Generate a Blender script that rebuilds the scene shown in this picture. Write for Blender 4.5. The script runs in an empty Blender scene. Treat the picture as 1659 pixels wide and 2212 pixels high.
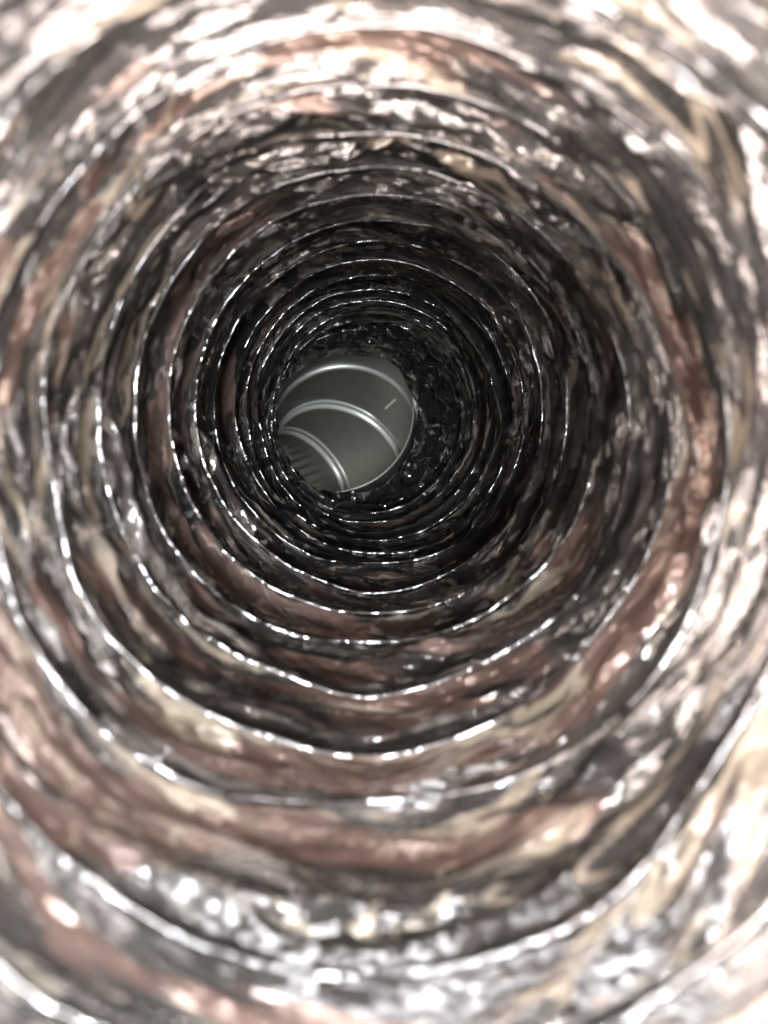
import bpy, math, numpy as np
from mathutils import Vector, Matrix

# ------------------------------------------------------------------ camera, world, lamps, exposure
SC = bpy.context.scene
R = 0.076                                   # liner radius in metres (a 6 inch flexible duct)
F = 1661.0                                  # focal length of the phone camera, in units of a 1659 x 2212 frame
CX, CY = 829.5, 1106.0

cam_d = bpy.data.cameras.new('camera')
cam = bpy.data.objects.new('camera', cam_d)
SC.collection.objects.link(cam)
cam.rotation_euler = (math.radians(90), 0, 0)      # looks along +Y, Z up
cam_d.sensor_fit = 'VERTICAL'
cam_d.sensor_height = 36.0
cam_d.sensor_width = 27.0
cam_d.lens = 36.0 * F / 2212.0
cam_d.clip_start = 0.002
cam_d.clip_end = 60.0
cam_d.dof.use_dof = True
cam_d.dof.focus_distance = 6.0 * R
cam_d.dof.aperture_fstop = 8.5
cam_d.dof.aperture_blades = 6
SC.camera = cam

world = bpy.data.worlds.new('World')
SC.world = world
world.use_nodes = True
bg = world.node_tree.nodes['Background']
bg.inputs['Color'].default_value = (1.0, 0.93, 0.86, 1)
bg.inputs['Strength'].default_value = 0.62


def area(name, loc, target, sx, sy, power, col):
    l = bpy.data.lights.new(name, 'AREA')
    l.shape = 'RECTANGLE'
    l.size, l.size_y = sx, sy
    l.energy = power
    l.color = col
    o = bpy.data.objects.new(name, l)
    SC.collection.objects.link(o)
    o.location = loc
    o.rotation_euler = (Vector(target) - Vector(loc)).to_track_quat('-Z', 'Y').to_euler()
    return o


MOUTH = (0, 0.10, 0)
area('overhead_glint_lamp', (0.10, -0.50, 1.15), MOUTH, 0.26, 0.15, 19.0, (0.95, 0.97, 1.0))  # ceiling light above and behind the camera
area('overhead_glint_lamp', (-0.35, -1.1, 0.75), MOUTH, 0.14, 0.10, 6.5, (0.95, 0.97, 1.0))  # second compact lamp, unseen, added only for more small glints
area('axis_fill', (0.117, -2.5, -0.28), MOUTH, 0.45, 0.35, 85.0, (0.97, 0.98, 1.0))  # added unseen lamp, shines down the duct axis to brighten elbow and far end
area('side_fill', (0.55, -0.16, 0.12), MOUTH, 0.6, 0.5, 10.5, (1.0, 0.95, 0.93))  # unseen fill added on the right to brighten the near wall
area('warm_fill', (-0.05, -0.16, -0.50), MOUTH, 0.8, 0.4, 25.0, (1.0, 0.86, 0.79))  # added lamp below, unseen, stands in for warm light off a hand
area('warm_fill_high', (-0.50, -0.18, 0.20), MOUTH, 0.6, 0.5, 10.0, (1.0, 0.85, 0.77))  # another added warm lamp, unseen, lights the near wall from the left

SC.view_settings.view_transform = 'Standard'
SC.view_settings.look = 'None'
SC.view_settings.gamma = 1.0
SC.view_settings.use_curve_mapping = False
SC.view_settings.exposure = 0.0
SC.render.engine = 'CYCLES'
SC.cycles.max_bounces = 14
SC.cycles.glossy_bounces = 10
SC.cycles.diffuse_bounces = 5
SC.cycles.sample_clamp_indirect = 6.0
SC.cycles.use_denoising = True

rng = np.random.default_rng(11)

# ------------------------------------------------------------------ helpers
def link(name, me, mat, parent=None, label=None, cat=None, group=None, kind=None):
    o = bpy.data.objects.new(name, me)
    SC.collection.objects.link(o)
    if mat is not None:
        me.materials.clear()
        me.materials.append(mat)
    if parent is not None:
        o.parent = parent
    tag(o, label, cat, group, kind)
    return o


def tag(o, label=None, cat=None, group=None, kind=None):
    for k, v in (('label', label), ('category', cat), ('group', group), ('kind', kind)):
        if v:
            o[k] = v


def empty(name, loc, label, cat):
    o = bpy.data.objects.new(name, None)
    o.empty_display_size = 0.02
    SC.collection.objects.link(o)
    o.location = loc
    tag(o, label, cat)
    return o


def mesh_np(name, co, quads, smooth=True):  # one mesh from arrays
    me = bpy.data.meshes.new(name)
    co = np.ascontiguousarray(co, dtype=np.float32).reshape(-1, 3)
    q = np.ascontiguousarray(quads, dtype=np.int32).reshape(-1, 4)
    me.vertices.add(len(co))
    me.vertices.foreach_set('co', co.ravel())
    me.loops.add(q.size)
    me.loops.foreach_set('vertex_index', q.ravel())
    me.polygons.add(len(q))
    me.polygons.foreach_set('loop_start', np.arange(0, q.size, 4, dtype=np.int32))
    me.polygons.foreach_set('loop_total', np.full(len(q), 4, dtype=np.int32))
    me.polygons.foreach_set('use_smooth', np.full(len(q), smooth, dtype=bool))
    me.update(calc_edges=True)
    me.validate()
    return me


def lattice(x, y, px, seed, mode):
    """random heights on a lattice, periodic in x. mode 0: flat triangles (creased), 1: smooth"""
    r = np.random.default_rng(seed)
    H = r.uniform(-1, 1, (px, 512))
    ix = np.floor(x).astype(np.int64)
    iy = np.floor(y).astype(np.int64)
    fx = x - ix
    fy = y - iy
    a = H[ix % px, iy % 512]
    b = H[(ix + 1) % px, iy % 512]
    c = H[ix % px, (iy + 1) % 512]
    d = H[(ix + 1) % px, (iy + 1) % 512]
    if mode == 1:
        fx = fx * fx * (3 - 2 * fx)
        fy = fy * fy * (3 - 2 * fy)
        return (a * (1 - fx) + b * fx) * (1 - fy) + (c * (1 - fx) + d * fx) * fy
    flip = ((ix + iy) % 2) == 0
    # diagonal one way
    t1 = np.where(fx + fy < 1, a + (b - a) * fx + (c - a) * fy,
                  d + (c - d) * (1 - fx) + (b - d) * (1 - fy))
    t2 = np.where(fx > fy, a + (b - a) * fx + (d - b) * fy,
                  a + (c - a) * fy + (d - c) * fx)
    return np.where(flip, t1, t2)


def facets(th, a, nth, na, seed, warp=0.5):
    """creased foil: facets nth round the circle, na per turn"""
    x = th / (2 * math.pi) * nth
    y = a * na + 100.0
    wx = lattice(x * 1.0, y * 0.9, nth, seed + 1, 1) * warp
    wy = lattice(x * 1.0, y * 0.9, nth, seed + 2, 1) * warp
    return lattice((x + wx) % nth, y + wy, nth, seed, 0)


def smooth(th, a, nth, na, seed):
    return lattice(th / (2 * math.pi) * nth, a * na + 100.0, nth, seed, 1)


# ------------------------------------------------------------------ duct layout (lengths in liner radii)
def inv_rho(k):                             # apparent radius of the k-th turn as measured in the photograph
    return 0.000974 + 0.00023 * k + 0.0000063 * k * k


def depth(k):
    return F * inv_rho(k)


_rho = np.array([5000, 2400, 1600, 1027, 835, 717, 590, 515, 450, 380, 300, 235, 200, 172, 150], float)
_cx = np.array([850, 838, 828, 818, 810, 806, 807, 810, 811, 813, 813, 804, 788, 755, 730], float)
_cy = np.array([1400, 1230, 1130, 1027, 968, 930, 905, 890, 884, 882, 888, 894, 899, 905, 910], float)
_dd = F / _rho
_dk = np.linspace(_dd[0], 12, 400)
_xs = np.interp(_dk, _dd, (_cx - CX) / F * _dd)
_zs = np.interp(_dk, _dd, -(_cy - CY) / F * _dd)
_ker = np.hanning(31); _ker /= _ker.sum()
_xs = np.convolve(np.pad(_xs, 15, mode='edge'), _ker, 'valid')
_zs = np.convolve(np.pad(_zs, 15, mode='edge'), _ker, 'valid')


def centre(d):
    return np.interp(d, _dk, _xs), np.interp(d, _dk, _zs)


def px(x, y, d):                            # a point at depth d (liner radii)
    return np.array([(x - CX) / F * d, d, -(y - CY) / F * d])


K0, K1 = -3.0, 15.0                         # first and last turn of the liner
TAU = 2 * math.pi
TH0 = -math.pi / 2                          # turns are counted from the bottom of the tube


def wobble(th, kk):                         # uneven spacing of the wire turns
    return 0.20 * smooth(th, kk, 5, 1.0, 501) + 0.09 * smooth(th, kk, 13, 1.0, 502)


def dent(th, kk):                           # the wire turns are not quite round
    return 0.018 * smooth(th, kk, 6, 1.0, 503) + 0.008 * smooth(th, kk, 17, 1.0, 504)


# ------------------------------------------------------------------ materials
def mat_new(name):
    m = bpy.data.materials.new(name)
    m.use_nodes = True
    nt = m.node_tree
    return m, nt, nt.nodes['Principled BSDF']


def crinkle(nt, b, vec, layers, normal=None, amount=None):
    """small flat facets: every Voronoi cell of the film tilts its own way"""
    N, L = nt.nodes, nt.links
    if normal is None:
        g = N.new('ShaderNodeNewGeometry')
        normal = g.outputs['Normal']
    for scale, tilt in layers:
        mp = N.new('ShaderNodeMapping'); mp.inputs['Scale'].default_value = scale
        L.new(vec, mp.inputs['Vector'])
        v = N.new('ShaderNodeTexVoronoi'); v.inputs['Scale'].default_value = 1.0
        L.new(mp.outputs['Vector'], v.inputs['Vector'])
        sb = N.new('ShaderNodeVectorMath'); sb.operation = 'SUBTRACT'; sb.inputs[1].default_value = (0.5, 0.5, 0.5)
        L.new(v.outputs['Color'], sb.inputs[0])
        ml = N.new('ShaderNodeVectorMath'); ml.operation = 'MULTIPLY_ADD'
        ml.inputs[1].default_value = (tilt, tilt, tilt)
        if amount is None:
            L.new(sb.outputs[0], ml.inputs[0])
        else:
            am = N.new('ShaderNodeVectorMath'); am.operation = 'SCALE'
            L.new(sb.outputs[0], am.inputs[0])
            L.new(amount, am.inputs['Scale'])
            L.new(am.outputs[0], ml.inputs[0])
        L.new(normal, ml.inputs[2])
        normal = ml.outputs[0]
    nz = N.new('ShaderNodeVectorMath'); nz.operation = 'NORMALIZE'
    L.new(normal, nz.inputs[0])
    L.new(nz.outputs[0], b.inputs['Normal'])


def foil_material():
    m, nt, b = mat_new('crumpled_foil')
    N, L = nt.nodes, nt.links
    tc = N.new('ShaderNodeTexCoord')
    col = N.new('ShaderNodeAttribute'); col.attribute_name = 'film_colour'
    met = N.new('ShaderNodeAttribute'); met.attribute_name = 'film_metal'
    at = N.new('ShaderNodeAttribute'); at.attribute_name = 'wrap'       # cos, sin of the angle, turn number
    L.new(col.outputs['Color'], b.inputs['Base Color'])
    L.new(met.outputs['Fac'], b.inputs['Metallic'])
    b.inputs['Roughness'].default_value = 0.11

    def noise(vec, det):
        n = N.new('ShaderNodeTexNoise')
        n.inputs['Scale'].default_value = 1.0
        n.inputs['Detail'].default_value = det
        L.new(vec, n.inputs['Vector'])
        return n.outputs['Fac']

    mp = N.new('ShaderNodeMapping'); mp.inputs['Scale'].default_value = (5, 5, 44)
    L.new(at.outputs['Vector'], mp.inputs['Vector'])
    ad = N.new('ShaderNodeMath'); ad.operation = 'ABSOLUTE'
    sb = N.new('ShaderNodeMath'); sb.operation = 'SUBTRACT'; sb.inputs[1].default_value = 0.5
    L.new(noise(mp.outputs['Vector'], 3), sb.inputs[0])
    L.new(sb.outputs[0], ad.inputs[0])
    bp = N.new('ShaderNodeBump')
    bp.inputs['Strength'].default_value = 0.4
    bp.inputs['Distance'].default_value = 0.0016
    L.new(ad.outputs[0], bp.inputs['Height'])
    sx = N.new('ShaderNodeSeparateXYZ')
    L.new(at.outputs['Vector'], sx.inputs[0])
    mr = N.new('ShaderNodeMapRange')                     # pulled smoother towards the mouth
    for k_, v_ in (('From Min', -1.0), ('From Max', 3.5), ('To Min', 0.35), ('To Max', 1.0)):
        mr.inputs[k_].default_value = v_
    L.new(sx.outputs['Z'], mr.inputs['Value'])
    crinkle(nt, b, at.outputs['Vector'], (((5, 5, 10), 0.44), ((13, 13, 24), 0.30)), bp.outputs['Normal'], mr.outputs['Result'])
    return m


def wire_material():
    m, nt, b = mat_new('foil_wrapped_wire')
    b.inputs['Base Color'].default_value = (0.50, 0.50, 0.51, 1)
    b.inputs['Metallic'].default_value = 1.0
    b.inputs['Roughness'].default_value = 0.17
    tc = nt.nodes.new('ShaderNodeTexCoord')
    crinkle(nt, b, tc.outputs['Object'], (((120, 120, 120), 0.22), ((420, 420, 420), 0.26)))
    return m


def zinc_material():
    m, nt, b = mat_new('galvanised_steel')
    N, L = nt.nodes, nt.links
    tc = N.new('ShaderNodeTexCoord')
    n1 = N.new('ShaderNodeTexNoise'); n1.inputs['Scale'].default_value = 60; n1.inputs['Detail'].default_value = 5
    L.new(tc.outputs['Object'], n1.inputs['Vector'])
    cr = N.new('ShaderNodeValToRGB')
    cr.color_ramp.elements[0].position = 0.3
    cr.color_ramp.elements[0].color = (0.25, 0.265, 0.235, 1)
    cr.color_ramp.elements[1].position = 0.7
    cr.color_ramp.elements[1].color = (0.30, 0.315, 0.285, 1)
    L.new(n1.outputs['Fac'], cr.inputs['Fac'])
    L.new(cr.outputs['Color'], b.inputs['Base Color'])
    b.inputs['Metallic'].default_value = 0.75
    b.inputs['Roughness'].default_value = 0.42
    return m


def plain(name, col, rough=0.6, metal=0.0):
    m, nt, b = mat_new(name)
    b.inputs['Base Color'].default_value = (*col, 1)
    b.inputs['Roughness'].default_value = rough
    b.inputs['Metallic'].default_value = metal
    return m


FOIL, WIRE, ZINC = foil_material(), wire_material(), zinc_material()
JACKET = plain('jacket_film', (0.35, 0.35, 0.36), 0.4, 0.6)
WOOL = plain('pink_insulation', (0.55, 0.33, 0.28), 0.95)
BLACK = plain('black_plastic_film', (0.36, 0.355, 0.358), 0.12, 0.95)
_b = BLACK.node_tree.nodes['Principled BSDF']
crinkle(BLACK.node_tree, _b, BLACK.node_tree.nodes.new('ShaderNodeTexCoord').outputs['Object'], (((75, 50, 75), 1.0), ((190, 120, 190), 0.4)))
BEAD = plain('highlit_swage', (0.94, 0.96, 0.94), 0.30, 0.5)  # far paler than the pipe steel: the highlight is put into the colour
SCREW = plain('zinc_screw', (0.80, 0.76, 0.62), 0.4, 0.0)

# ------------------------------------------------------------------ the flexible duct
duct = empty('flexible_duct', (0, 0.9 * R, -1.2 * R), 'long flexible foil duct with wire coil, seen from inside its open mouth', 'duct')


def to_duct(me_co):
    return me_co - np.array(duct.location)[None, :]


def slant(th, k):                           # creases drift across the turns instead of running parallel to the wire
    return k + 0.26 * smooth(th, k, 5, 0.7, 95) + 0.10 * smooth(th, k, 13, 1.0, 96)


def liner_radius(th, k, u):
    """radius of the foil (liner radii) at angle th, turn coordinate k, phase u between two wires"""
    env = np.sin(math.pi * u)
    sagmod = 1.0 + 0.45 * smooth(th, k, 9, 1.0, 31) + 0.3 * smooth(th, k, 23, 1.0, 32)
    belly = np.clip(env, 0, 1) ** 0.8
    skew = np.clip(np.sin(math.pi * u ** 1.25), 0, 1) ** 0.9      # steeper towards the next wire
    deep = np.clip((k - 12.5) / 2.5, 0, 1)
    r = 1.0 + 0.080 * sagmod * (0.4 * belly + 0.6 * skew)
    w = 0.24 + 0.76 * env ** 0.6
    w2 = 0.3 + 0.7 * w
    r = r + dent(th, k)
    for sd, amp, wd in ((81, 0.046, 0.12), (84, 0.040, 0.10), (87, 0.034, 0.09), (90, 0.034, 0.09)):     # folds running round between the wires
        u0 = 0.5 + 0.38 * smooth(th, k, 7, 1.0, sd) + 0.08 * smooth(th, k, 23, 1.0, sd + 1)
        on = np.clip(0.35 + 1.3 * smooth(th, k, 6, 1.0, sd + 2), 0, 1)
        r = r - amp * on * np.cos(0.5 * math.pi * np.clip(np.abs(u - u0) / wd, 0, 1)) ** 2 * env ** 0.5
    ks = slant(th, k)
    w2 = w2 * (0.35 + 0.65 * np.clip((k + 0.5) / 4.5, 0, 1))           # the mouth is stretched smoother
    r = r + w * 0.030 * facets(th, ks, 8, 3.4, 41, 0.4)
    r = r + w * 0.028 * facets(th, ks, 17, 6.8, 47, 0.4)
    r = r + w * 0.013 * facets(th, ks, 36, 12.5, 42, 0.4)
    r = r + w2 * 0.0125 * facets(th, ks, 70, 16.5, 48, 0.4)
    r = r + w2 * 0.0075 * facets(th, ks, 130, 23.0, 43, 0.4)
    r = r + deep * (0.05 * facets(th, k, 30, 3.0, 45, 0.7) + 0.025 * facets(th, k, 70, 7.0, 46, 0.7))
    return r


P, NT = 84, 1000                             # samples per turn and round the circle
rows = int(round((K1 - K0) * P))
uu = np.arange(rows + 1) / P
frac = uu - np.floor(uu)
vrow = K0 + uu
vrow = np.floor(vrow - K0) + K0 + frac
th_i = np.arange(NT + 1) / NT * TAU
V, TH = np.meshgrid(vrow, th_i, indexing='ij')
U, _ = np.meshgrid(frac, th_i, indexing='ij')
KK = V + TH / TAU                           # the strip winds: one turn deeper per circle
ANG = TH + TH0
KW = KK + wobble(TH, KK)
RR = liner_radius(TH, KK, U)
for _ in range(2):                          # round the creases by a hair; the strip's two edges meet one turn apart
    left = np.roll(RR[:, NT - 1], P)
    right = np.roll(RR[:, 1], -P)
    pad = np.concatenate([left[:, None], RR, right[:, None]], axis=1)
    RR = 0.25 * pad[:, :-2] + 0.5 * pad[:, 1:-1] + 0.25 * pad[:, 2:]
    RR[1:-1] = 0.25 * RR[:-2] + 0.5 * RR[1:-1] + 0.25 * RR[2:]

# towards the far end the foil gathers to an uneven lip round the steel pipe
lip_px = np.array([(598, 940), (599, 865), (612, 832), (660, 790), (725, 764), (785, 770), (832, 776), (862, 797), (897, 868), (900, 905),
                   (894, 962), (870, 1002), (832, 1045), (790, 1062), (728, 1073), (690, 1062), (640, 1026), (606, 986)], float)
LIP_D = 9.55
lip3 = np.array([px(x, y, LIP_D) for x, y in lip_px])
lc = lip3.mean(axis=0)
lang = np.arctan2(lip3[:, 2] - lc[2], lip3[:, 0] - lc[0])
o_ = np.argsort(lang)
lang_s = np.concatenate([lang[o_] - TAU, lang[o_], lang[o_] + TAU])
lip_s = np.tile(lip3[o_], (3, 1))


def lip_at(ang):
    a = (ang + math.pi) % TAU - math.pi
    return np.stack([np.interp(a, lang_s, lip_s[:, i]) for i in (0, 1, 2)], axis=-1)


D = depth(KW)
cxx, czz = centre(D)
CO = np.stack([cxx + 0.965 * RR * np.cos(ANG), D, czz + RR * np.sin(ANG)], axis=-1)
# gathering: blend to the lip, then flare back out behind it
D_END = 8.0
t = np.clip((D - D_END) / (LIP_D - D_END), 0, 1)
lipP = lip_at(ANG)
off = lipP - np.array([lc[0], LIP_D, lc[2]])
crumple = (0.10 * facets(TH, KK, 34, 4.0, 61, 0.35) + 0.025 * facets(TH, KK, 80, 8.0, 62, 0.35))
end_w = np.clip((D - 7.6) / 1.2, 0, 1) * np.clip((LIP_D - D) / 0.5, 0.03, 1)
tt = t ** 2.2
tgt = lipP.copy()
tgt[..., 1] = D
CO = CO * (1 - tt[..., None]) + tgt * tt[..., None]
radial = np.stack([np.cos(ANG), np.zeros_like(ANG), np.sin(ANG)], axis=-1)
CO = CO + radial * (crumple * end_w)[..., None]
CO[..., 1] += crumple * end_w * 0.6
past = np.clip((D - LIP_D) / 0.45, 0, 1)
CO = CO + radial * (0.45 * past)[..., None]
# the cut end at the mouth is slightly uneven
idx = np.arange((rows + 1) * (NT + 1)).reshape(rows + 1, NT + 1)
q = np.stack([idx[:-1, :-1], idx[:-1, 1:], idx[1:, 1:], idx[1:, :-1]], axis=-1)
dq = D[:-1, :-1]
aq = ANG[:-1, :-1]
start = 0.62 + 0.05 * np.sin(3 * aq)
keep = (dq > start) & (dq < LIP_D + 0.5)

END_D = 8.35
far = keep & (dq > END_D + 0.25 * np.sin(3 * aq + 1.0))
me = mesh_np('gathered_end', to_duct(CO.reshape(-1, 3) * R), q[far], smooth=False)
link('gathered_end', me, BLACK, duct, label='shiny black crumpled plastic gathered round the far opening')
me = mesh_np('liner', to_duct(CO.reshape(-1, 3) * R), q[keep & ~far])


def fbm(nth, na, seed, oct_=4):
    v, amp, tot = 0.0, 1.0, 0.0
    for o2 in range(oct_):
        v = v + amp * smooth(TH, KK, nth * 2 ** o2, na * 2 ** o2, seed + o2)
        tot += amp
        amp *= 0.6
    return v / tot


def sstep(x, a, b):
    t2 = np.clip((x - a) / (b - a), 0, 1)
    return t2 * t2 * (3 - 2 * t2)


# the strip: grey film, brown and cream reflections painted into its colour, and pale crease lines
KS = slant(TH, KK)


def streak(nth, na, seed, oct_=3):
    v, amp, tot = 0.0, 1.0, 0.0
    for o2 in range(oct_):
        v = v + amp * smooth(TH, KS, int(nth * 1.6 ** o2), na * 2 ** o2, seed + o2)
        tot += amp
        amp *= 0.65
    return v / tot




def shard(nth, na, seed):                   # angular patches, as the creases cut them
    return facets(TH, KS, nth, na, seed, 0.5)


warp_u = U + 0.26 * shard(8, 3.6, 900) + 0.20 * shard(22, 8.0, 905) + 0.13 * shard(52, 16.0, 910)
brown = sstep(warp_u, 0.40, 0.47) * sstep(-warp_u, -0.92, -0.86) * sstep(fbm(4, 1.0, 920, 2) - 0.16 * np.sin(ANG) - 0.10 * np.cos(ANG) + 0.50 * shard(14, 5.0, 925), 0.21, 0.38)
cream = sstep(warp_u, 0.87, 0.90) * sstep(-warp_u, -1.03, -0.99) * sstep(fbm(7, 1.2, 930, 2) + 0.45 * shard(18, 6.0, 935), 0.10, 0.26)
v1 = sstep(-np.abs(streak(7, 6.0, 940)), -0.05, -0.012) * sstep(fbm(7, 2.5, 952, 2), 0.0, 0.3)
v2 = sstep(-np.abs(shard(18, 11.0, 960) + 0.5 * shard(46, 19.0, 962)), -0.09, -0.025) * sstep(fbm(9, 2.0, 970, 2), -0.1, 0.25)
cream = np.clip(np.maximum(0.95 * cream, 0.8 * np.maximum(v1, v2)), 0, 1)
greyv = sstep(streak(6, 6.0, 980), -0.35, 0.35)[..., None]
colr = np.array([0.16, 0.155, 0.156]) * (1 - greyv) + np.array([0.44, 0.43, 0.43]) * greyv
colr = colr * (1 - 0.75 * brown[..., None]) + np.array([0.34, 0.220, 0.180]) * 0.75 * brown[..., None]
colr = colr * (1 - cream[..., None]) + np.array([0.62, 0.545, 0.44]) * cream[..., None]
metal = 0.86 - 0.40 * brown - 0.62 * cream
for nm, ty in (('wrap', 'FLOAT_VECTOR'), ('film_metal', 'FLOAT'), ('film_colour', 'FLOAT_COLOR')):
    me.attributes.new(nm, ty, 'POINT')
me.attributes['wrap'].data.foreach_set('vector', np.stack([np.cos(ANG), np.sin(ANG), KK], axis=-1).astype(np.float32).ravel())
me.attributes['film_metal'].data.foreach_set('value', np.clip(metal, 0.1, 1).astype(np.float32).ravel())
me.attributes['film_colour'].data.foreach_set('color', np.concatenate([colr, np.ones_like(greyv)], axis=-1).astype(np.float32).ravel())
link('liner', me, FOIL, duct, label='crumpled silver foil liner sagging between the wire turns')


# wire coil
def tube(path, rad, sides=8):
    n = len(path)
    tan = np.gradient(path, axis=0)
    tan /= np.linalg.norm(tan, axis=1)[:, None]
    ax = np.array([0, 1.0, 0])
    n1 = np.cross(tan, ax); n1 /= np.linalg.norm(n1, axis=1)[:, None]
    n2 = np.cross(tan, n1)
    a = np.arange(sides) / sides * TAU
    co = path[:, None, :] + (n1[:, None, :] * np.cos(a)[None, :, None] + n2[:, None, :] * np.sin(a)[None, :, None]) * rad[:, None, None]
    ii = np.arange(n * sides).reshape(n, sides)
    jj = np.roll(ii, -1, axis=1)
    qq = np.stack([ii[:-1], jj[:-1], jj[1:], ii[1:]], axis=-1).reshape(-1, 4)
    return co.reshape(-1, 3), qq


kw = np.arange(K0, 13.6, 1 / 420.0)
turn = (kw - K0) % 1.0
base_k = np.floor(kw - K0 + 1e-9) + K0
TW = turn * TAU
KKw = kw
Dw = depth(KKw + wobble(TW, KKw))
keepw = Dw > 0.75
cx_, cz_ = centre(Dw)
rw = 1.000 + dent(TW, KKw) + 0.013 * smooth(TW, KKw, 14, 1.0, 76) + 0.004 * smooth(TW, KKw, 60, 1.0, 77)
aw = TW + TH0
path = np.stack([cx_ + 0.965 * rw * np.cos(aw), Dw, cz_ + rw * np.sin(aw)], axis=-1)[keepw]
radw = (0.0080 + 0.0022 * smooth(TW, KKw, 70, 1.0, 78) + 0.002 * smooth(TW, KKw, 37, 1.0, 79))[keepw]
co, qq = tube(path * R, radw * R)
link('wire_coil', mesh_np('wire_coil', to_duct(co), qq), WIRE, duct, label='thin foil wrapped spring wire coil')

# insulation and outer jacket, closed round the liner
def sleeve(name, r0, d0, d1, mat, cap_r=None):
    ds = np.linspace(d0, d1, 60)
    a = np.arange(64) / 64 * TAU
    x, z = centre(ds)
    co = np.stack([x[:, None] + r0 * np.cos(a)[None], np.repeat(ds[:, None], 64, 1), z[:, None] + r0 * np.sin(a)[None]], axis=-1)
    if cap_r:
        rings = [co]
        last = np.stack([x[-1] + cap_r * np.cos(a), np.full(64, ds[-1]), z[-1] + cap_r * np.sin(a)], axis=-1)[None]
        co = np.concatenate([co, last], axis=0)
    n = co.shape[0]
    ii = np.arange(n * 64).reshape(n, 64)
    jj = np.roll(ii, -1, axis=1)
    qq = np.stack([ii[:-1], jj[:-1], jj[1:], ii[1:]], axis=-1).reshape(-1, 4)
    return link(name, mesh_np(name, to_duct(co.reshape(-1, 3) * R), qq), mat, duct)


sleeve('insulation', 1.30, 1.35, 10.3, WOOL)
sleeve('outer_jacket', 1.42, 1.30, 10.35, JACKET, cap_r=1.02)

# ------------------------------------------------------------------ the steel elbow behind it
RP = 1.07
J = [px(713, 885, 9.85), px(742, 933, 10.75), px(735, 1003, 11.45), px(655, 1062, 12.1), px(560, 1100, 12.5), px(430, 1130, 12.75)]
elbow = empty('steel_elbow', tuple(J[0] * R - np.array([0, 0, RP * R])), 'grey galvanised steel pipe elbow turning down left beyond the foil duct', 'pipe elbow')
seg = [(J[i + 1] - J[i]) / np.linalg.norm(J[i + 1] - J[i]) for i in range(len(J) - 1)]
NRM = [np.array([-0.03, 0.98, -0.12])] + [seg[i - 1] + seg[i] for i in range(1, len(J) - 1)] + [seg[-1]]
NRM = [n / np.linalg.norm(n) for n in NRM]
NA = 160


def ring(c, n, r):
    n = n / np.linalg.norm(n)
    ref = np.array([0, 0, 1.0])
    e2 = ref - n * np.dot(ref, n); e2 /= np.linalg.norm(e2)
    e1 = np.cross(e2, n)
    a = np.arange(NA) / NA * TAU
    rr = np.broadcast_to(np.asarray(r, float), (NA,))
    return c[None] + rr[:, None] * (e1[None] * np.cos(a)[:, None] + e2[None] * np.sin(a)[:, None])


def loft(rings):
    co = np.stack(rings)
    n = len(rings)
    ii = np.arange(n * NA).reshape(n, NA)
    jj = np.roll(ii, -1, axis=1)
    qq = np.stack([ii[:-1], jj[:-1], jj[1:], ii[1:]], axis=-1).reshape(-1, 4)
    return co.reshape(-1, 3), qq


def to_elbow(co):
    return co - np.array(elbow.location)[None]


for i in range(len(J) - 1):
    rs = []
    for t_ in np.linspace(0.0, 1.0, 9):
        c = J[i] * (1 - t_) + J[i + 1] * t_
        n = NRM[i] * (1 - t_) + NRM[i + 1] * t_
        r = RP - 0.012 * i
        if i == 3 and t_ > 0.2:
            a = np.arange(NA) / NA * TAU
            r = r - 0.02 + 0.02 * np.sin(a * 40) * min(1, (t_ - 0.2) * 4)
        rs.append(ring(c, n, r))
    co, qq = loft(rs)
    link('crimped_section' if i == 3 else 'pipe_section', mesh_np('pipe_section', to_elbow(co * R), qq), ZINC, elbow)

# rolled bead at each joint
for i in (1, 2, 3):
    n = NRM[i]
    for off_, rr_, dr in ((0.0, 0.042, 0.0), (-0.12, 0.022, 0.01)):
        if i == 1 and off_ != 0:
            continue
        rs = []
        for a in np.linspace(0, TAU, 11):
            rs.append(ring(J[i] + n * (off_ + rr_ * math.cos(a)), n, RP - 0.012 * i + dr + rr_ * 0.9 * math.sin(a)))
        co, qq = loft(rs)
        link('joint_bead', mesh_np('joint_bead', to_elbow(co * R), qq), BEAD, elbow)
# near rim
rs = []
for a in np.linspace(0, TAU, 9):
    rs.append(ring(J[0] + NRM[0] * 0.007 * math.cos(a), NRM[0], RP + 0.007 * math.sin(a)))
co, qq = loft(rs)
link('pipe_rim', mesh_np('pipe_rim', to_elbow(co * R), qq), BEAD, elbow)


def screw(base, tip):
    base, tip = np.array(base), np.array(tip)
    n = (tip - base) / np.linalg.norm(tip - base)
    ln = np.linalg.norm(tip - base)
    global NA
    old, NA_ = NA, 12
    globals()['NA'] = 12
    rs = []
    for j in range(19):
        s = j / 18
        r = 0.020 if j % 2 == 0 else 0.014
        if s > 0.85:
            r *= (1 - s) / 0.15 * 0.9 + 0.1
        rs.append(ring(base + n * ln * s, n, r))
    co, qq = loft(rs)
    globals()['NA'] = old
    link('screw', mesh_np('screw', to_elbow(co * R), qq), SCREW, elbow)


screw(px(853, 864, 11.15), px(831, 884, 10.95))
screw(px(617, 966, 12.1), px(630, 992, 11.9))
